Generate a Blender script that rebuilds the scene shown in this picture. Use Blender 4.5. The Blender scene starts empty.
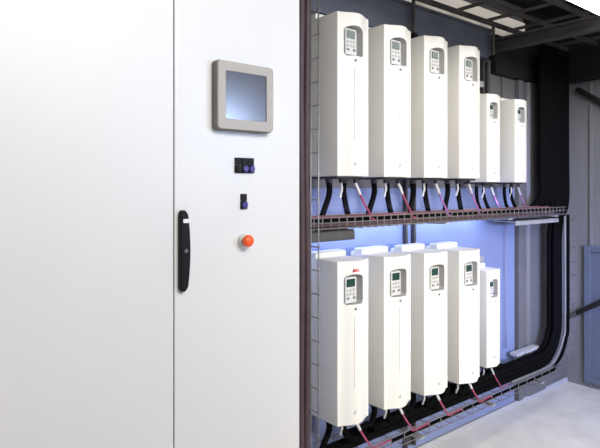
import bpy, bmesh, math, random
from mathutils import Vector, Matrix
random.seed(7)
S = bpy.context.scene
COL = S.collection
PI = math.pi

# ------------------------------------------------------------------ materials
def mat(name, col, rough=0.5, metal=0.0, var=0.04, scale=12.0, bump=0.0, emit=None, estr=0.0, spec=0.5, stretch=None):
    m = bpy.data.materials.new(name); m.use_nodes = True
    nt = m.node_tree; N = nt.nodes; L = nt.links
    b = N['Principled BSDF']
    b.inputs['Roughness'].default_value = rough
    b.inputs['Metallic'].default_value = metal
    b.inputs['Specular IOR Level'].default_value = spec
    tc = N.new('ShaderNodeTexCoord')
    src = tc.outputs['Object']
    if stretch:
        mp = N.new('ShaderNodeMapping'); mp.inputs['Scale'].default_value = stretch
        L.new(src, mp.inputs['Vector']); src = mp.outputs['Vector']
    nz = N.new('ShaderNodeTexNoise'); nz.inputs['Scale'].default_value = scale
    nz.inputs['Detail'].default_value = 5
    L.new(src, nz.inputs['Vector'])
    r = N.new('ShaderNodeValToRGB')
    r.color_ramp.elements[0].position = 0.3; r.color_ramp.elements[1].position = 0.7
    r.color_ramp.elements[0].color = tuple(max(0, c*(1-var)) for c in col)+(1,)
    r.color_ramp.elements[1].color = tuple(min(1, c*(1+var)) for c in col)+(1,)
    L.new(nz.outputs['Fac'], r.inputs['Fac'])
    L.new(r.outputs['Color'], b.inputs['Base Color'])
    if bump:
        bp = N.new('ShaderNodeBump'); bp.inputs['Strength'].default_value = bump
        bp.inputs['Distance'].default_value = 0.004
        L.new(nz.outputs['Fac'], bp.inputs['Height']); L.new(bp.outputs['Normal'], b.inputs['Normal'])
    if emit:
        b.inputs['Emission Color'].default_value = tuple(emit)+(1,)
        b.inputs['Emission Strength'].default_value = estr
    return m

M = {}
M['cab']     = mat('cabinet_white', (.66,.66,.66), .42, var=.01, scale=3)
M['cabbody'] = mat('cabinet_body', (.60,.60,.60), .5, var=.02)
M['plinth']  = mat('plinth_grey', (.12,.12,.13), .6)
M['gasket']  = mat('gasket_black', (.02,.02,.02), .8)
M['drive']   = mat('drive_plastic', (.80,.785,.74), .45, var=.012, scale=6)
M['drive2']  = mat('drive_chassis', (.72,.72,.70), .45, var=.015, scale=6)
M['recess']  = mat('keypad_shade_grey', (.50,.50,.49), .5, var=.03)  # button grey; on the pocket walls it paints in the arch shading
M['lcd']     = mat('lcd_green', (.018,.055,.045), .25, var=.15, scale=60)
M['key']     = mat('key_light', (.62,.62,.62), .5)
M['keydk']   = mat('key_dark', (.20,.21,.22), .5)
M['mark']    = mat('print_grey', (.48,.48,.48), .6)
M['scale']   = mat('printed_dashes', (.74,.735,.70), .5, var=.0)
def dashes(m):
    nt = m.node_tree; N = nt.nodes; L = nt.links
    tc = N.new('ShaderNodeTexCoord'); wv = N.new('ShaderNodeTexWave'); wv.bands_direction = 'Z'
    wv.inputs['Scale'].default_value = 9.2; r = N.new('ShaderNodeValToRGB')
    r.color_ramp.interpolation = 'CONSTANT'
    r.color_ramp.elements[0].color = (.74,.735,.70,1)
    r.color_ramp.elements[1].position = .965; r.color_ramp.elements[1].color = (.64,.64,.63,1)
    L.new(tc.outputs['Object'], wv.inputs['Vector']); L.new(wv.outputs['Fac'], r.inputs['Fac'])
    L.new(r.outputs['Color'], N['Principled BSDF'].inputs['Base Color'])
dashes(M['scale'])
M['red']     = mat('print_red', (.75,.08,.10), .5)
M['black']   = mat('rubber_black', (.0035,.0035,.004), .8, var=.2, spec=.05)
M['blackpl'] = mat('plastic_black', (.008,.008,.009), .5, var=.1, spec=.18)
M['gland']   = mat('gland_dark', (.03,.03,.035), .5)
M['pink']    = mat('cable_pink', (.38,.06,.14), .5, var=.1)
M['purple']  = mat('cable_purple', (.42,.16,.50), .5, var=.1)
M['white']   = mat('cable_white', (.68,.68,.70), .5)
M['greyc']   = mat('cable_grey', (.30,.30,.33), .5)
M['maroon']  = mat('cable_maroon', (.055,.030,.038), .6, var=.2)
M['galvdk']  = mat('dull_wire', (.20,.185,.195), .5, metal=.4, var=.15, scale=30)
M['brown']   = mat('cable_brown', (.10,.055,.055), .6, var=.2)
M['galv']    = mat('galvanised_wire', (.30,.29,.30), .42, metal=.6, var=.15, scale=30)
M['steel']   = mat('galvanised_steel', (.45,.46,.48), .45, metal=.4, var=.1, scale=25)
M['dkwire']  = mat('dark_steel', (.07,.065,.065), .5, metal=.3, var=.2)
M['beam']    = mat('beam_slate', (.098,.108,.145), .6, var=.10, scale=8)
M['beamdk']  = mat('beam_dark', (.055,.053,.052), .6, var=.1)
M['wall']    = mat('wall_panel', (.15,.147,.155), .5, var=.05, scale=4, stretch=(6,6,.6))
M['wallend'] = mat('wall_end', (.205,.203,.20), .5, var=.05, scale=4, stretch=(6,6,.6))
M['pale']    = mat('pale_strip_glow', (.74,.70,.64), .6, var=.04, emit=(1,.93,.82), estr=.22)  # emission added to brighten the pale wall band
M['post']    = mat('post_grey', (.14,.14,.15), .5, var=.05)
M['panel']   = mat('panel_bluegrey', (.13,.15,.20), .45, var=.05)
M['floor']   = mat('floor_concrete', (.78,.76,.73), .6, var=.10, scale=5, bump=.1)
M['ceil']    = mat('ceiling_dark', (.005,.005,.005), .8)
M['board']   = mat('board_blue_light', (.20,.25,.46), .5, var=.05, scale=5)  # bluish light on the wall is put into the board's colour
M['base']    = mat('baseboard', (.45,.46,.50), .45)
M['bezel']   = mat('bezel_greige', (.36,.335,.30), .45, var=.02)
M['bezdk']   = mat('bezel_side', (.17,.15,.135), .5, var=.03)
M['screen']  = mat('screen_glass', (.060,.056,.066), .22, var=.02, spec=1.0)
M['blue']    = mat('button_blue', (.018,.008,.17), .35, var=.03)
M['orange']  = mat('estop_red', (.85,.10,.015), .4, var=.03)
M['collar']  = mat('collar_pale', (.62,.64,.60), .5)
M['lamp']    = mat('lamp_diffuser', (.9,.9,.9), .5, emit=(1,.98,.95), estr=8)
M['lamph']   = mat('lamp_housing', (.6,.6,.6), .5)

# ------------------------------------------------------------------ mesh helpers
def box(bm, x0,x1,y0,y1,z0,z1):
    vs = [bm.verts.new((x,y,z)) for x in (x0,x1) for y in (y0,y1) for z in (z0,z1)]
    for f in ((0,1,3,2),(4,6,7,5),(0,4,5,1),(2,3,7,6),(0,2,6,4),(1,5,7,3)):
        bm.faces.new([vs[i] for i in f])

def cyl(bm, p0, p1, r0, r1=None, n=20):
    tube(bm, [p0,p1], r0, n, r1=r1)

def tube(bm, pts, r, n=8, r1=None):
    pts = [Vector(p) for p in pts]
    rings = []
    t = (pts[1]-pts[0]).normalized()
    up = Vector((0,0,1)) if abs(t.z) < .9 else Vector((1,0,0))
    a = t.cross(up).normalized(); 
    for i,p in enumerate(pts):
        if i == 0: tt = (pts[1]-pts[0])
        elif i == len(pts)-1: tt = pts[-1]-pts[-2]
        else: tt = pts[i+1]-pts[i-1]
        tt.normalize()
        a = (a - tt*a.dot(tt)).normalized()
        b = tt.cross(a)
        rr = r if r1 is None else r+(r1-r)*i/(len(pts)-1)
        rings.append([bm.verts.new(p+(a*math.cos(2*PI*k/n)+b*math.sin(2*PI*k/n))*rr) for k in range(n)])
    for i in range(len(rings)-1):
        for k in range(n):
            bm.faces.new((rings[i][k],rings[i][(k+1)%n],rings[i+1][(k+1)%n],rings[i+1][k]))
    bm.faces.new(rings[0][::-1]); bm.faces.new(rings[-1])

def smooth_path(ctrl, sub=8):
    P = [Vector(p) for p in ctrl]
    P = [2*P[0]-P[1]]+P+[2*P[-1]-P[-2]]
    out = []
    for i in range(1,len(P)-2):
        for s in range(sub):
            t = s/sub
            a,b,c,d = P[i-1],P[i],P[i+1],P[i+2]
            out.append(.5*((2*b)+(c-a)*t+(2*a-5*b+4*c-d)*t*t+(3*b-a-3*c+d)*t**3))
    out.append(P[-2]); return out

def prism(bm, poly, z0, z1):
    lo = [bm.verts.new((x,y,z0)) for x,y in poly]; hi = [bm.verts.new((x,y,z1)) for x,y in poly]
    n = len(poly)
    for i in range(n): bm.faces.new((lo[i],lo[(i+1)%n],hi[(i+1)%n],hi[i]))
    bm.faces.new(lo[::-1]); bm.faces.new(hi)

def prism_y(bm, poly, y0, y1):          # polygon in x,z swept along y
    a = [bm.verts.new((x,y0,z)) for x,z in poly]; b = [bm.verts.new((x,y1,z)) for x,z in poly]
    n = len(poly)
    for i in range(n): bm.faces.new((a[i],a[(i+1)%n],b[(i+1)%n],b[i]))
    bm.faces.new(a[::-1]); bm.faces.new(b)

def rrect(x0,x1,z0,z1,r,n=5):
    out = []
    for cx,cz,a0 in ((x1-r,z1-r,0),(x0+r,z1-r,90),(x0+r,z0+r,180),(x1-r,z0+r,270)):
        for k in range(n+1):
            a = math.radians(a0+90*k/n); out.append((cx+r*math.cos(a),cz+r*math.sin(a)))
    return out

def obj(name, bm, m, parent=None, bevel=0, seg=2, smooth=False, loc=None):
    bmesh.ops.recalc_face_normals(bm, faces=bm.faces)
    me = bpy.data.meshes.new(name); bm.to_mesh(me); bm.free()
    me.materials.append(M[m])
    o = bpy.data.objects.new(name, me); COL.objects.link(o)
    if parent: o.parent = parent
    if loc: o.location = loc
    if smooth:
        for p in me.polygons: p.use_smooth = True
    if bevel:
        md = o.modifiers.new('bevel','BEVEL'); md.width = bevel; md.segments = seg
        md.limit_method = 'ANGLE'; md.angle_limit = math.radians(35)
    return o

def bake(o, angle=None):                 # apply the modifiers into the mesh
    bpy.context.view_layer.update()
    dg = bpy.context.evaluated_depsgraph_get()
    me = bpy.data.meshes.new_from_object(o.evaluated_get(dg))
    o.modifiers.clear(); o.data = me
    if angle:
        me.shade_smooth() if hasattr(me,'shade_smooth') else None
        try: me.set_sharp_from_angle(angle=math.radians(angle))
        except Exception: pass
    return o

def tag(o, label, cat, group=None, kind=None):
    o['label'] = label; o['category'] = cat
    if group: o['group'] = group
    if kind: o['kind'] = kind
    return o

def thing(name, label, cat, loc=(0,0,0), group=None):
    o = bpy.data.objects.new(name, None); COL.objects.link(o); o.location = loc
    o.empty_display_size = .05
    return tag(o, label, cat, group)

def struct(name, bm, m, label, cat, bevel=0):
    o = obj(name, bm, m, bevel=bevel); tag(o, label, cat, kind='structure'); return o

def copy_tree(o, parent=None):
    c = o.copy(); COL.objects.link(c)
    if parent: c.parent = parent
    for ch in list(o.children): copy_tree(ch, c)
    return c

def BM(): return bmesh.new()

# ------------------------------------------------------------------ setting
YW = 2.13; XE = 4.60
b = BM(); box(b, -2.6, XE+.1, -2.6, YW+.1, -.1, 0)
struct('floor', b, 'floor', 'pale beige-grey concrete floor in front of the drives', 'floor')

# back wall: upright sheet panels with raised joints
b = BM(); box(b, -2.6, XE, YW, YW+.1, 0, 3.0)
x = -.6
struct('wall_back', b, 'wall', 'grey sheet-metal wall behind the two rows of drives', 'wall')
b = BM()
for xx in (1.30, 3.46, 3.62):
    box(b, xx-.012, xx+.012, YW-.012, YW, 1.61, 2.395)
struct('trim_1', b, 'post', 'upright joint ribs on the grey back wall', 'trim', .003)
b = BM(); box(b, -2.6, XE, YW-.02, YW, 0, .035)
struct('baseboard_back', b, 'base', 'pale kick strip along the foot of the back wall', 'baseboard', .004)
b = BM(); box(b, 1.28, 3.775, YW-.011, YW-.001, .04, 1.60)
tag(obj('backing_board', b, 'board', bevel=.002), 'backing board with painted-in blue light on the wall behind the lower drives', 'board')
# wide upright channel near the corner
b = BM()
prism(b, [(3.80,YW),(3.80,2.095),(3.86,2.095),(3.88,2.115),(3.94,2.115),(3.96,2.095),(4.20,2.095),(4.20,YW)], .036, 2.395)
struct('trim_2', b, 'post', 'wide grey upright channel beside the black riser cables', 'trim', .003)
b = BM(); box(b, -.3, 3.91, YW-.02, YW, 2.675, 2.83)
struct('wall_glow_1', b, 'pale', 'pale wall strip with added glow glimpsed between the overhead bars above the slate beam', 'window')  # pale upper wall, given its own glow for the light above the bars

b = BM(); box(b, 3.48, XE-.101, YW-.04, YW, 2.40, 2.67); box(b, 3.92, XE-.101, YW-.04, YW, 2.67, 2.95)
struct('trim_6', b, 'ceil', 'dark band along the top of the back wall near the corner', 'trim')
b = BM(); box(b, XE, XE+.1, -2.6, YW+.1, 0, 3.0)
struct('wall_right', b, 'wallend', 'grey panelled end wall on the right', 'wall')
b = BM(); 
for yy in (1.925, 1.45, .98): box(b, XE-.012, XE, yy-.012, yy+.012, 0, 2.45)
struct('trim_4', b, 'wallend', 'upright joint ribs on the right end wall', 'trim', .003)
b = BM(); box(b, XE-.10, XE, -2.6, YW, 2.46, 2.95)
struct('trim_5', b, 'ceil', 'dark band along the top of the right end wall', 'trim')  # near-black strip across the wall top
b = BM(); box(b, -2.6, XE, .5, YW, 2.95, 3.05)
struct('ceiling', b, 'ceil', 'black ceiling above the overhead steel grid', 'ceiling')

# ------------------------------------------------------------------ steel beams, grid, lamp
b = BM()
prism_pts = [(YW,2.47),(2.045,2.47),(2.045,2.485),(2.06,2.485),(2.06,2.655),(2.045,2.655),(2.045,2.67),(YW,2.67)]
v0 = [b.verts.new((-.3,y,z)) for y,z in prism_pts]; v1 = [b.verts.new((3.37,y,z)) for y,z in prism_pts]
for i in range(8): b.faces.new((v0[i],v0[(i+1)%8],v1[(i+1)%8],v1[i]))
b.faces.new(v0[::-1]); b.faces.new(v1)
tag(obj('steel_beam', b, 'beam'), 'dark slate-blue steel beam running along the wall above the upper drives', 'beam')

b = BM(); box(b, 3.40, 3.47, .3, 2.085, 2.535, 2.55); box(b, 3.43, 3.445, .3, 2.085, 2.55, 2.605); box(b, 3.40,3.47,.3,2.085,2.605,2.62)
tag(obj('steel_beam', b, 'beamdk'), 'dark grey steel beam running out from the wall over the small drives', 'beam')

g = thing('overhead_grid', 'dark steel grid of bars hanging under the ceiling above the drives', 'grid', (0,0,2.68))
def gridbar(name, x0,x1,y0,y1,z0=0.0,z1=.03):
    bb = BM(); box(bb, x0,x1,y0,y1,z0,z1); obj(name, bb, 'dkwire', g, .004)
for yy in (2.02, 1.80, 1.55, 1.25): gridbar('long_bar', .6, 4.40, yy-.011, yy+.011)
for k in range(12): gridbar('cross_bar', .62+.335*k-.010, .62+.335*k+.010, .5, 2.085, .03, .05)

# hangers tying the grid to the wall struts
lp = thing('ceiling_lamp', 'white glowing lamp at the top right corner under the ceiling', 'lamp', (3.20,1.18,2.56))
b = BM(); box(b, -1.15,1.15,-.13,.13,0,.02); obj('diffuser', b, 'lamp', lp, .006)
b = BM(); box(b, -1.17,1.17,-.14,.14,.02,.08); obj('housing', b, 'lamph', lp, .006)
for sx in (-.7,.7):
    b = BM(); cyl(b,(sx,0,.08),(sx,0,.39),.006,n=8); obj('hanger_rod', b, 'dkwire', lp)

# upright struts on the wall
def strut(x, w, z0, z1, m, label):
    b = BM(); y = YW
    for s in (0, 1):
        xx = x + s*w
        box(b, xx-.008, xx+.008, y-.040, y-.011, z0, z1)
    box(b, x-.008, x+w+.008, y-.016, y-.011, z0, z0+.06); box(b, x-.008, x+w+.008, y-.016, y-.011, z1-.06, z1)
    tag(obj('wall_strut', b, m, bevel=.002), label, 'strut', 'upright struts on the back wall')
strut(2.53, .075, .07, 2.465, 'dkwire', 'paired upright strut seen behind the upper tray between the second and third drives')
strut(3.335, .05, 1.62, 2.465, 'dkwire', 'paired upright strut behind the small drives, under the end of the slate beam')
# hanger brackets in front of the beam
for x, lab in ((2.50,'dark hanger rod with a knob, in front of the beam above the third upper drive'),
               (3.33,'dark hanger rod with a knob, at the right end of the slate beam')):
    t = thing('hanger_rod', lab, 'bracket', (x, 2.02, 2.44), 'hanger rods in front of the beam')
    b = BM(); cyl(b,(0,0,.03),(0,0,.24),.011,n=10); obj('rod', b, 'dkwire', t)
    b = BM(); cyl(b,(0,-.02,.03),(0,.025,.03),.018,n=14); obj('knob', b, 'blackpl', t, .004)

# diagonal braces on end wall
b = BM(); cyl(b,(XE-.035,2.10,.54),(XE-.035,.66,1.43),.020,n=12)
tag(obj('diagonal_brace', b, 'dkwire', smooth=True), 'dark diagonal pipe rising to the right across the lower end wall', 'brace', 'diagonal braces on the end wall')
b = BM(); cyl(b,(XE-.035,2.02,2.40),(XE-.035,.66,1.455),.022,n=12)
tag(obj('diagonal_brace', b, 'dkwire', smooth=True), 'dark diagonal pipe descending to the right across the upper end wall', 'brace', 'diagonal braces on the end wall')

# low blue-grey panel on the end wall
t = thing('metal_cover', 'low blue-grey metal cover on the end wall below the diagonal pipe, at right edge', 'panel', (XE, 1.50, .04))
b = BM(); box(b,-.014,0,-.47,.47,0,1.10); obj('cover_sheet', b, 'panel', t)
b = BM()
for a in ((-.47,-.42),(.42,.47)): box(b,-.03,-.014,a[0],a[1],0,1.10)
box(b,-.03,-.014,-.42,.42,1.05,1.10); box(b,-.03,-.014,-.42,.42,0,.05)
obj('cover_frame', b, 'panel', t, .003)

# ------------------------------------------------------------------ control cabinets
YC = 1.50
def cabinet(x0, x1, label, hinge):
    t = thing('control_cabinet', label, 'cabinet', ((x0+x1)/2, YC, 0), 'white control cabinets')
    w = (x1-x0)/2
    b = BM(); box(b,-w,w,.024,.60,.10,2.34); obj('cabinet_body', b, 'cabbody', t, .004)
    b = BM(); box(b,-w+.01,w-.01,.05,.58,0,.10); obj('plinth', b, 'plinth', t, .004)
    b = BM(); box(b,-w+.006,w-.006,.018,.024,.112,2.328); obj('door_gasket', b, 'gasket', t)
    b = BM(); box(b,-w+.0012,w-.0012,0,.018,.106,2.334); d = obj('door', b, 'cab', t, .003, 3)
    return t, d
cl, dl = cabinet(.262, .7475, 'plain white control cabinet at the left with no controls on its door', 1)
cr, dr = cabinet(.7485, 1.2315, 'white control cabinet with touch panel, buttons and black handle on its door', 0)
cx = (.7485+1.2315)/2
# black swing handle
b = BM(); h = .243; n = 18; poly = []
zz = [h*k/n for k in range(n+1)]
left = [(-.017 + (.004 if k in (0,n) else 0), z) for k,z in enumerate(zz)]
right = [(.007 + .010*math.sin(PI*min(1,max(0,z/h)))**.8 - (.006 if k in (0,n) else 0), z) for k,z in enumerate(zz)]
prism_y(b, left + right[::-1], -.022, 0)
hd = obj('handle', b, 'blackpl', cr, .006, 3, loc=(.776-cx, 0, 1.291))
b = BM(); prism_y(b, rrect(-.0095,.0095,.205,.217,.002), -.0235,-.021); o = obj('handle_window', b, 'white', hd); o['label']='small white slot near the top of the handle'
b = BM(); cyl(b,(0,-.0245,.122),(0,-.020,.122),.006,n=16); o = obj('handle_lock', b, 'plinth', hd); o['label']='dark grey lock barrel'

# touch panel
tpx, tpz = .983-cx, 1.890
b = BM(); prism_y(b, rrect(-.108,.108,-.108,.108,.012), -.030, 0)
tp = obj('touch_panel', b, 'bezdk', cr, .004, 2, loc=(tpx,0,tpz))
b = BM()
out = rrect(-.1065,.1065,-.1065,.1065,.012); inn = rrect(-.078,.078,-.074,.076,.004)
yo, yi = -.036, -.031
A=[b.verts.new((x,-.030,z)) for x,z in out]; A2=[b.verts.new((x*.985,yo,z*.985)) for x,z in out]
B=[b.verts.new((x,yo,z)) for x,z in inn]; B2=[b.verts.new((x,yi,z)) for x,z in inn]
n=len(out)
for P,Q in ((A,A2),(A2,B),(B,B2)):
    for i in range(n): b.faces.new((P[i],P[(i+1)%n],Q[(i+1)%n],Q[i]))
o = obj('bezel', b, 'bezel', tp); o['label']='pale greige frame around the screen'
b = BM(); prism_y(b, rrect(-.080,.080,-.076,.078,.004), -.033, -.029); o = obj('screen', b, 'screen', tp); o['label']='glossy grey screen with a bluish sheen'

# blue push buttons with black legend plates
def pushbutton(x, z, dark=False):
    b = BM(); prism_y(b, rrect(-.0115,.0115,.002,.025,.002), -.006, 0)
    pb = obj('push_button', b, 'blackpl', cr, .0015, loc=(x-cx,0,z))
    b = BM(); prism_y(b, rrect(-.0118,.0118,-.0245,.001,.002), -.008, 0); obj('button_collar', b, 'blackpl', pb, .001)
    b = BM(); cyl(b,(0,-.008,-.011),(0,-.015,-.011),.0112,.0100,n=20)
    o = obj('button_cap', b, 'blackpl' if dark else 'blue', pb, .0015)
    o['label'] = 'black button cap' if dark else 'blue lit button cap'
for x,dk in ((.9705,True),(.9955,False),(1.0205,False)): pushbutton(x, 1.673, dk)
pushbutton(.993, 1.556)
# emergency stop
b = BM(); cyl(b,(0,0,0),(0,-.016,0),.021,.019,n=28); es = obj('emergency_stop', b, 'collar', cr, .002, loc=(.992-cx,0,1.430))
b = BM(); cyl(b,(0,-.016,0),(0,-.024,0),.011,n=20); obj('button_stem', b, 'keydk', es)
b = BM()
prof = [(.0,.024),(.017,.024),(.0195,.028),(.0195,.034),(.016,.040),(.008,.043)]
rings = []
for r,y in prof[1:]:
    rings.append([b.verts.new((r*math.cos(2*PI*k/28),-y,r*math.sin(2*PI*k/28))) for k in range(28)])
for i in range(len(rings)-1):
    for k in range(28): b.faces.new((rings[i][k],rings[i][(k+1)%28],rings[i+1][(k+1)%28],rings[i+1][k]))
b.faces.new(rings[0]); b.faces.new(rings[-1])
o = obj('mushroom_head', b, 'orange', es, smooth=True); o['label']='orange-red mushroom button'

# ------------------------------------------------------------------ frequency drives
def text_mesh(name, body, size, m, parent, loc):
    cu = bpy.data.curves.new('t','FONT'); cu.body = body; cu.size = size; cu.extrude = .0035
    cu.align_x = 'CENTER'
    to = bpy.data.objects.new('t', cu); COL.objects.link(to); bpy.context.view_layer.update()
    me = bpy.data.meshes.new_from_object(to.evaluated_get(bpy.context.evaluated_depsgraph_get()))
    bpy.data.objects.remove(to); me.materials.clear(); me.materials.append(M[m])
    o = bpy.data.objects.new(name, me); COL.objects.link(o); o.parent = parent
    o.location = loc; o.rotation_euler = (PI/2,0,0); return o

def make_drive(name, W, H, D, bulge, label, cat, rear, kw, kh, ktop, flange):
    """origin at the wall-side bottom centre; the front faces -y"""
    t = thing(name, label, cat)
    w = W/2
    # rear chassis with a rounded flange standing above the cover
    b = BM()
    prism_y(b, rrect(-w*.985, w*.985, .012, H+flange, .016), -rear, 0)
    obj('chassis', b, 'drive2', t, .004, 2)
    b = BM(); prism_y(b, rrect(-w*.99, w*.99, H-.012, H+flange+.019, .009), -.088, -.030); obj('top_lip', b, 'drive2', t, .004, 2)
    # bulged front cover
    poly = [(-w,-rear)]
    n = 22
    front = []
    for k in range(n+1):
        u = k/n; x = -w + W*u
        e = bulge*(math.sin(PI*min(1,max(0,(u-.04)/.92)))**1.5)
        if k in (0,n): e = 0
        front.append((x, -D-e))
    poly = [(-w,-rear)] + front + [(w,-rear)]
    b = BM(); prism(b, poly, 0, H)
    fc = obj('front_cover', b, 'drive', t, .0035, 3)
    # keypad pocket with arched top
    kc = -W*.09; yf = -D-bulge
    yl = -D-bulge*math.sin(PI*(.5+kc/W-.04)/.92)**1.5
    pz1 = H-ktop; pz0 = pz1-kh
    arch = [(kc-kw/2,pz0+.012),(kc-kw/2+.012,pz0),(kc+kw/2-.012,pz0),(kc+kw/2,pz0+.012)]
    for k in range(11):
        a = PI*k/10; arch.append((kc+kw/2*math.cos(a), pz1-kw*.22+kw*.22*math.sin(a)))
    cb = BM(); prism_y(cb, arch, yf-.06, yf+.050)
    cut = obj('cut', cb, 'recess')
    md = fc.modifiers.new('pocket','BOOLEAN'); md.operation='DIFFERENCE'; md.object=cut; md.solver='EXACT'; md.material_mode='TRANSFER'
    bake(fc, 24)
    bpy.data.objects.remove(cut)
    # keypad sits in the pocket
    b = BM(); prism_y(b, rrect(kc-kw*.46,kc+kw*.22,pz0+.006,pz1-kh*.10,.006), yf+.020, yf+.050)
    kp = obj('keypad', b, 'key', t, .003)
    dh = kh*.26; dz = pz1-kh*.16
    b = BM(); prism_y(b, rrect(kc-kw*.40,kc+kw*.10,dz-dh,dz,.003), yf+.017, yf+.0205)
    o = obj('display', b, 'lcd', kp, .001); o['label']='dark green display'
    for r in range(3):
        for c in range(3):
            if r == 2 and c == 1: continue
            x = kc-kw*.32+c*kw*.19; z = dz-dh-kh*.10-r*kh*.135
            b = BM(); prism_y(b, rrect(x-kw*.065,x+kw*.065,z-kh*.04,z+kh*.04,kw*.03,3), yf+.016, yf+.0205)
            o = obj('keypad_button', b, 'keydk' if r==2 else 'recess', kp)
    # cover screw below the pocket, printed dashes, small plate near the foot
    b = BM(); cyl(b,(kc,yl+.002,pz0-.020),(kc,yl-.003,pz0-.020),W*.032,n=16); o=obj('cover_screw', b, 'keydk', t); o['label']='dark round cover screw'
    b = BM(); box(b, kc-W*.035, kc+W*.025, yl-.0003, yl+.002, H*.22, pz0-.055); obj('printed_scale', b, 'scale', t)
    b = BM(); prism_y(b, [(kc-.009,.050),(kc+.009,.050),(kc+.009,.058),(kc,.070),(kc-.009,.058)], yl-.001, yl+.002); obj('nameplate', b, 'mark', t)
    # cable entry at the bottom
    b = BM(); box(b,-w*.86,w*.86,-D+.02,-.02,-.010,0.002); gp = obj('gland_plate', b, 'gland', t, .002)
    for gx,gy,gr in ((-.42,-.115,.018),(.34,-.135,.018),(-.02,-.155,.011),(.62,-.185,.010)):
        s = 1 if W>.18 else .72
        b = BM(); cyl(b,(gx*w,gy*D/.235,-.010),(gx*w,gy*D/.235,-.030),gr*s,n=14); obj('cable_gland', b, 'gland', gp)
    return t

ORD = ['nearest the cabinet','second from the cabinet','third from the cabinet','fourth from the cabinet']
G_T, G_S = 'tall white frequency drives', 'small white frequency drives'
XT = [1.840, 2.157, 2.474, 2.791]
WT, HT, DT, YB = .206, .760, .242, 2.085
tall = make_drive('frequency_drive', WT, HT, DT, .036, 'x', 'drive', .045, .106, .142, .060, .010)
tall['group'] = G_T
ups, lows = [], []
NEI = ['tall white drive in the upper row, %s', 'tall white drive in the lower row, %s']
for row in (0,1):
    for i in range(4):
        o = tall if (row==0 and i==0) else copy_tree(tall)
        o.location = (XT[i], YB, 1.655 if row==0 else (.500,.497,.490,.480)[i])
        o['label'] = NEI[row] % (ORD[i] if i<3 else 'fourth from the cabinet, beside the small ' + ('pair' if row==0 else 'drive'))
        (ups if row==0 else lows).append(o)
small = make_drive('frequency_drive', .150, .548, .192, .018, 'x', 'drive', .045, .074, .105, .050, .004)
small['group'] = G_S
XS = [3.125, 3.455]
small.location = (XS[0], YB, 1.637); small['label'] = 'small white drive in the upper row, left one of the small pair'
s2 = copy_tree(small); s2.location = (XS[1], YB, 1.637); s2['label'] = 'small white drive at the right end of the upper row'
s3 = copy_tree(small); s3.location = (XS[0], YB, .485); s3.scale = (1,1,1.10); s3['label'] = 'small white drive at the right end of the lower row'
ups += [small, s2]; lows += [s3]
# red maker's mark on lower first drive
lg = text_mesh('logo', 'ABB', .022, 'red', lows[0], (-.016, -DT-.0335, HT-.050)); lg['label']='small red lettering'

# mounting rails behind the drives
for z, lab in ((2.30,'steel mounting rail behind the tops of the upper drives'),(1.76,'steel mounting rail behind the feet of the upper drives'),
               (1.12,'steel mounting rail behind the tops of the lower drives'),(.60,'steel mounting rail behind the feet of the lower drives')):
    for i,(xa,xb) in enumerate(((1.66,2.53),(2.635,3.32),(3.40,3.56))):
        if i==2 and z!=1.76: continue
        b = BM(); box(b, xa, xb, YB, YW-(.011 if z<1.6 else 0), z-.02, z+.02)
        tag(obj('mounting_rail', b, 'steel', bevel=.002), lab + (', left length',', middle length',', short right length')[i], 'rail', 'rails that carry the drives')

# ------------------------------------------------------------------ wire basket trays
def wires(name, segs, r, m, parent, n=6):
    b = BM()
    for pts in segs: tube(b, pts, r, n)
    return obj(name, b, m, parent, smooth=True)
Y0, Y1 = 1.875, 2.075
# upper tray
ZU = 1.412; XU0, XU1 = 1.40, 4.06
t = thing('cable_tray', 'straight wire basket tray running under the upper row of drives', 'cable tray', (XU0, Y1, ZU), 'wire basket cable trays')
ox, oy, oz = XU0, Y1, ZU
def L(p): return (p[0]-ox, p[1]-oy, p[2]-oz)
segs = [[L((XU0,y,ZU)),L((XU1,y,ZU))] for y in (Y0,Y0+.05,Y0+.10,Y0+.15,Y1)]
segs += [[L((XU0,y,ZU+z)),L((XU1,y,ZU+z))] for y in (Y0,Y1) for z in (.026,.050)]
LW=segs
segs = []
x = XU0+.01
while x < XU1:
    segs.append([L((x,Y0-.004,ZU+.054)),L((x,Y0-.004,ZU-.004)),L((x,Y1+.004,ZU-.004)),L((x,Y1+.004,ZU+.054))]); x += .052
wires('wire_mesh', LW+segs, .0032, 'galvdk', t)
for x in (1.52, 2.62, 3.30, 3.92):
    b = BM(); box(b, x-.02-ox, x+.02-ox, Y0-oy, YW-.012-oy, -.018, -.008)
    obj('support_bracket', b, 'steel', t, .002)
# flat dark box under the left end
t = thing('junction_box', 'flat dark box fixed under the left end of the upper tray', 'box', (1.67, 1.95, 1.352))
b = BM(); box(b,-.17,.22,-.07,.07,0,.046); obj('box_body', b, 'dkwire', t, .006)
b = BM(); box(b,-.165,.215,-.065,.065,.046,.050); obj('box_lid', b, 'gland', t, .002)
# plate below the right end of the tray
b = BM(); box(b, 3.40, 4.00, 1.90, 2.065, 1.372, 1.380); box(b,3.40,4.00,1.90,1.904,1.352,1.372)
tag(obj('tray_cover', b, 'steel', bevel=.002), 'flat steel plate under the right end of the upper tray', 'plate')

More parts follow.
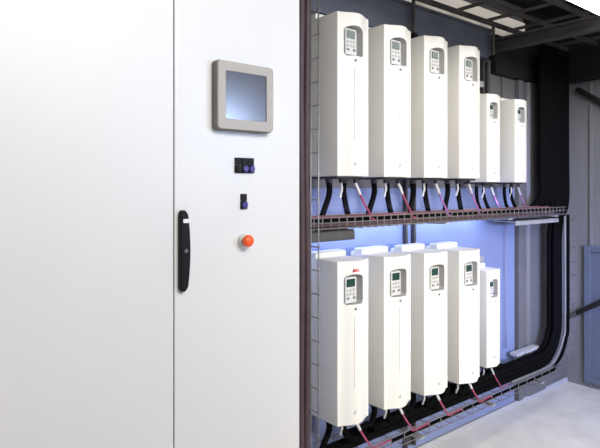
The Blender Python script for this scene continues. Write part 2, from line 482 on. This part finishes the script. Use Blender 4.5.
# lower tray bending up into a riser
ZL = .262; XB = 3.86; R = .34; ZTOP = 1.40
def lpath(o, y, x0=1.40, ztop=ZTOP, na=10, y2=None):
    pts = [Vector((x0,y,ZL+o)), Vector((XB,y,ZL+o))]
    for k in range(1,na+1):
        a = PI/2*k/na
        pts.append(Vector((XB+(R-o)*math.sin(a), y, ZL+R-(R-o)*math.cos(a))))
    pts.append(Vector((XB+R-o, y, ztop)))
    return pts
t = thing('cable_tray', 'wire basket tray along the wall foot that bends up at the right', 'cable tray', (1.40, Y1, ZL), 'wire basket cable trays')
ox, oy, oz = 1.40, Y1, ZL
segs = [[L(p) for p in lpath(0,y)] for y in (Y0,Y0+.05,Y0+.10,Y0+.15,Y1)]
segs += [[L(p) for p in lpath(o,y)] for y in (Y0,Y1) for o in (.032,.064)]
LW=segs
segs = []
d = .01; total_a = PI/2*R; l1 = XB-1.40; l3 = ZTOP-(ZL+R)
def onpath(s, o):
    if s < l1: return (1.40+s, ZL+o)
    s -= l1
    if s < total_a:
        a = s/R; return (XB+(R-o)*math.sin(a), ZL+R-(R-o)*math.cos(a))
    s -= total_a; return (XB+R-o, ZL+R+s)
while d < l1+total_a+l3:
    (xa,za),(xb,zb) = onpath(d,.068), onpath(d,-.004)
    segs.append([L((xa,Y0-.004,za)),L((xb,Y0-.004,zb)),L((xb,Y1+.004,zb)),L((xa,Y1+.004,za))]); d += .104
wires('wire_mesh', LW+segs, .0025, 'galvdk', t)
for x in (1.60, 2.40, 3.10, 3.72):
    b = BM(); box(b, x-.02-ox, x+.02-ox, Y0-oy, YW-.012-oy, -.018, -.008)
    obj('support_bracket', b, 'steel', t, .002)

# upright basket beside the cabinet
t = thing('cable_tray', 'upright wire basket tray standing between the white cabinet and the first drives', 'cable tray', (1.36, 1.80, 0), 'wire basket cable trays')
ox, oy, oz = 1.36, 1.80, 0
ZT = 2.66
ys, xs = (1.74, 1.79), (1.40,1.465,1.53)
segs = [[L((x,1.79,0)),L((x,1.79,ZT))] for x in xs] + [[L((x,1.74,0)),L((x,1.74,ZT))] for x in (1.40,1.53)]
LW=segs
segs = []; z = .05
while z < ZT:
    segs.append([L((1.53+.004,1.735,z)),L((1.53+.004,1.794,z)),L((1.40-.004,1.794,z)),L((1.40-.004,1.735,z))]); z += .10
wires('wire_mesh', LW+segs, .0032, 'galv', t)
for k,(x,y,r) in enumerate(((1.424,1.768,.0165),(1.458,1.768,.0155),(1.489,1.768,.0140))):
    b = BM(); pts = smooth_path([(x+.003*math.sin(j*1.7+k),y,ZT*j/8+.002) for j in range(9)],4); tube(b, pts, r, 12)
    tag(obj('riser_cable', b, 'maroon', smooth=True), 'dark maroon upright cable in the basket beside the cabinet, %s' % ('nearest the cabinet','middle one','nearest the drives')[k], 'cable', 'maroon cables in the upright basket')

# small wall bracket at lower right with a little box
t = thing('wall_shelf', 'short pale steel bracket low on the wall left of the black cable bend', 'bracket', (3.80, 2.085, .405))
b = BM(); box(b,-.15,.17,-.055,0,.0,.022); obj('shelf_bar', b, 'base', t, .003)
for s in (-.08,.05):
    b = BM(); box(b,s-.018,s+.018,-.05,0,-.07,0); obj('shelf_arm', b, 'steel', t, .002)

# ------------------------------------------------------------------ cables
def cable(name, pts, r, m, label, cat='cable', group=None, sub=8, n=10):
    b = BM(); tube(b, smooth_path(pts, sub), r, n)
    return tag(obj(name, b, m, smooth=True), label, cat, group)

ROWN = ['upper','lower']
def under(row, drives, zt):
    names = ['first tall drive','second tall drive','third tall drive','fourth tall drive'] + (['left small drive','right small drive'] if row==0 else ['small drive'])
    for i,dv in enumerate(drives):
        X, Y, Z = dv.location; sm = i>=4
        w = (.150 if sm else WT)/2; D = .185 if sm else DT; s = .72 if sm else 1
        zb = Z-.030; k = D/.235
        nm = names[i]; rn = ROWN[row]; rest = zt+.024
        top = zt+.055+.036*(0 if X<2 else 1 if X<2.7 else 2)+.0195+.014
        G = 'black power cables under the %s row' % rn
        if row == 0 and not sm: r0,dx1,dx2 = .0145,(-.075,.065)[0],.045
        else: r0,dx1,dx2 = (.0145,-.07,.05) if not sm else (.0110, .07, .10)
        x,y = X-.42*w, Y-.115*k
        if row == 0:
            if i in (2,3) : dx1 = -.05
            cable('power_cable', [(x,y,zb),(x+.002,y,zb-.05),(x+dx1*.35,y,zb-.12),(x+dx1,y-.01,rest),(x+dx1*1.9,y-.012,rest-.003)], r0,'black','left black cable of the pair under the %s of the %s row'%(nm,rn),group=G)
        else:
            cable('power_cable', [(x,y,zb),(x+.002,y,zb-.04),(x+dx1*.4,y,zb-.09),(x+dx1,y-.02,top+.012),(x+dx1*2.2,y-.02,top)], r0,'black','left black cable of the pair under the %s of the %s row'%(nm,rn),group=G)
        x,y = X+.34*w, Y-.135*k
        if row == 0:
            cable('power_cable', [(x,y,zb),(x,y,zb-.05),(x+dx2*.4,y,zb-.12),(x+dx2,y,rest),(x+dx2*2,y,rest-.002)], r0,'black','right black cable of the pair under the %s of the %s row'%(nm,rn),group=G)
        else:
            cable('power_cable', [(x,y,zb),(x,y,zb-.04),(x+dx2*.4,y-.005,zb-.09),(x+dx2,y-.02,top+.012),(x+dx2*2.4,y-.02,top)], r0,'black','right black cable of the pair under the %s of the %s row'%(nm,rn),group=G)
        # short white sheath
        x,y = X-.02*w, Y-.155*k
        cable('sheathed_wire', [(x,y,zb),(x+.004,y,zb-.03),(x+.008,y+.01,zb-.05),(x+.014,y+.02,zb-.07)], .0065*s,'white','short white wire end hanging below the %s of the %s row'%(nm,rn),group='white wires under the %s row'%rn)
        # pink control cable with white sleeve
        x,y = X+.62*w, Y-.185*k
        t = thing('control_cable', '%s control cable slanting right from under the %s of the %s row'%('pink' if row or i<2 else 'purple-pink',nm,rn),'cable',(x,y,zb),'pink control cables under the %s row'%rn)
        e = .14 if not sm else .13
        lo = (zt+.030-zb) 
        yin = max(Y0+.02, y) - y
        path = smooth_path([(0,0,0),(.012,0,-.02),(.05,yin*.5,lo*.45),(.105,yin,lo*.85),(e,yin+.01,lo),(e+.14,yin+.02,lo-.004)],8)
        b = BM(); tube(b, path, .0050*s+.0004, 8); obj('cable_jacket', b, 'pink' if row or i<2 else 'purple', t, smooth=True)
        b = BM(); tube(b, path[:14], .0075*s, 10); o=obj('sleeve', b, 'white', t, smooth=True); o['label']='white sleeve at its upper end'
under(0, ups, ZU); under(1, lows, ZL)

# cables lying in the upper tray
for k,(y,r,z,m,col) in enumerate(((1.889,.008,0,'brown','dark brown'),(1.915,.004,.040,'pink','pink'),(1.955,.005,.040,'purple','purple'),(2.000,.0055,.040,'white','white'),(1.935,.007,.040,'brown','thin brown'))):
    pts = [(1.44+j*.2475, y+.004*math.sin(j*1.3+k*2), ZU+.004+z+r+.001*(1+math.sin(j*2.1+k))) for j in range(11)]
    where = ('at the front side','on top near the front','on top in the middle','on top towards the wall','on top behind the pink one')[k]
    cable('tray_cable', pts, r, m, '%s cable lying along the upper tray, %s'%(col,where), group='thin cables lying in the upper tray', sub=4)

# black riser cables: the left ones turn into the upper tray, the others drop to the lower tray
NUM = ['leftmost','second','third','fourth','fifth','sixth','seventh','eighth','ninth','tenth','rightmost']
for k in range(5):
    xt = 3.935+.0405*k; y = (2.052,2.014,1.976,1.938,1.916)[k] ; zt = ZU+.0215
    pts = [(1.44+.01*k,y,zt),(2.4,y+.003,zt),(3.2,y,zt),(xt-.16,y,zt),(xt-.05,y*.7+.6,zt+.03),(xt,1.995,1.56),(xt,2.0,1.70),(xt,2.0,2.1),(xt,2.0,2.62)]
    cable('riser_cable', pts, .0195, 'black', 'thick black cable turning from upper tray up into the dark corner, %s from the left'%('first','second','third','fourth','fifth')[k], group='black riser cables in the corner', sub=6)
ends = {0:1.45, 1:1.95, 2:2.75}
k = 5
for c in (2,1,0):
    for y in (2.005,1.965):
        o = .055+.036*c; Rr = R-o; xt = 3.935+.0405*k; xr = XB+Rr
        pts = [(ends[c]+(.15 if y<2 else 0),y,ZL+o),((ends[c]+XB)/2,y+.002*math.sin(k),ZL+o),(XB-.15,y,ZL+o),(XB,y,ZL+o)]
        for q in (1,2,3,4):
            a = PI/2*q/4; pts.append((XB+Rr*math.sin(a), y, ZL+R-Rr*math.cos(a)))
        pts += [(xr,y,.9),(xr,y,1.22),(xr+(xt-xr)*.35, y*.6+.8, 1.37),(xt,2.0,1.50),(xt,2.0,1.9),(xt,2.0,2.62)]
        cable('riser_cable', pts, .0195, 'black', 'thick black riser cable bending from lower tray up into the dark corner, %s across'%NUM[k], group='black riser cables in the corner', sub=6)
        k += 1
pts = [Vector((2.2,1.92,ZL+.012))]+lpath(.012,1.92,2.6,1.40,4)
cable('riser_cable', [(p.x,p.y,p.z) for p in pts], .0115,'black','thin black cable along the outer front edge of the riser basket',group='thin cables on the riser edge',sub=5)
pts = [(p.x,p.y,p.z) for p in lpath(.050,1.925,3.4,1.39,4)]
cable('riser_cable', pts, .009,'keydk','thin grey cable along the riser basket, between black bundle and outer black cable',group='thin cables on the riser edge',sub=5)
b = BM(); cyl(b,(3.62,2.095,.46),(3.62,2.095,1.37),.0035,n=10)
tag(obj('upright_rod', b, 'greyc', smooth=True), 'thin pale upright rod on the backing board, right of the small lower drive', 'rod')

# ------------------------------------------------------------------ lights
def area(name, loc, target, sx, sy, power, col, spread=180):
    l = bpy.data.lights.new(name,'AREA'); l.shape='RECTANGLE'; l.size=sx; l.size_y=sy; l.energy=power; l.color=col; l.spread = math.radians(spread)
    o = bpy.data.objects.new(name,l); COL.objects.link(o); o.location = loc
    d = Vector(target)-Vector(loc); o.rotation_euler = d.to_track_quat('-Z','Y').to_euler(); return o
area('room_light', (.85,-1.5,3.1), (1.5,2.0,1.4), 2.0, 1.0, 112, (1,.965,.92))
area('window_light', (2.92,-2.1,2.12), (1.0,1.47,1.95), .45, .45, 3.2, (.50,.66,1), 46)
area('front_light', (3.3,-2.3,1.5), (2.7,1.9,.75), .8, .8, 11, (1,.97,.95), 50)
area('corner_light', (2.2,-1.6,1.6), (4.45,2.0,.85), .5, .5, 13, (.38,.48,1), 44)
area('low_light', (2.42,2.03,1.392), (2.42,2.13,1.30), 1.8, .03, 2.9, (.50,.62,1))
area('gap_light', (2.40,1.92,1.50), (2.40,2.13,1.57), 1.7, .02, 1.2, (.62,.66,1))
w = bpy.data.worlds.new('world'); S.world = w; w.use_nodes = True
w.node_tree.nodes['Background'].inputs[0].default_value = (.95,.95,.95,1)
w.node_tree.nodes['Background'].inputs[1].default_value = .07

# ------------------------------------------------------------------ camera
cam = bpy.data.cameras.new('camera'); co = bpy.data.objects.new('camera', cam); COL.objects.link(co)
cam.sensor_width = 36; cam.lens = 33.0; cam.shift_y = -36/600
co.location = (0,0,1.6)
a = math.radians(50.6)
co.rotation_euler = (PI/2, 0, a-PI/2)
cam.clip_start = .02
S.camera = co
S.view_settings.view_transform = 'Standard'; S.view_settings.look = 'None'
S.view_settings.gamma = 1; S.view_settings.use_curve_mapping = False
S.view_settings.exposure = 0.13
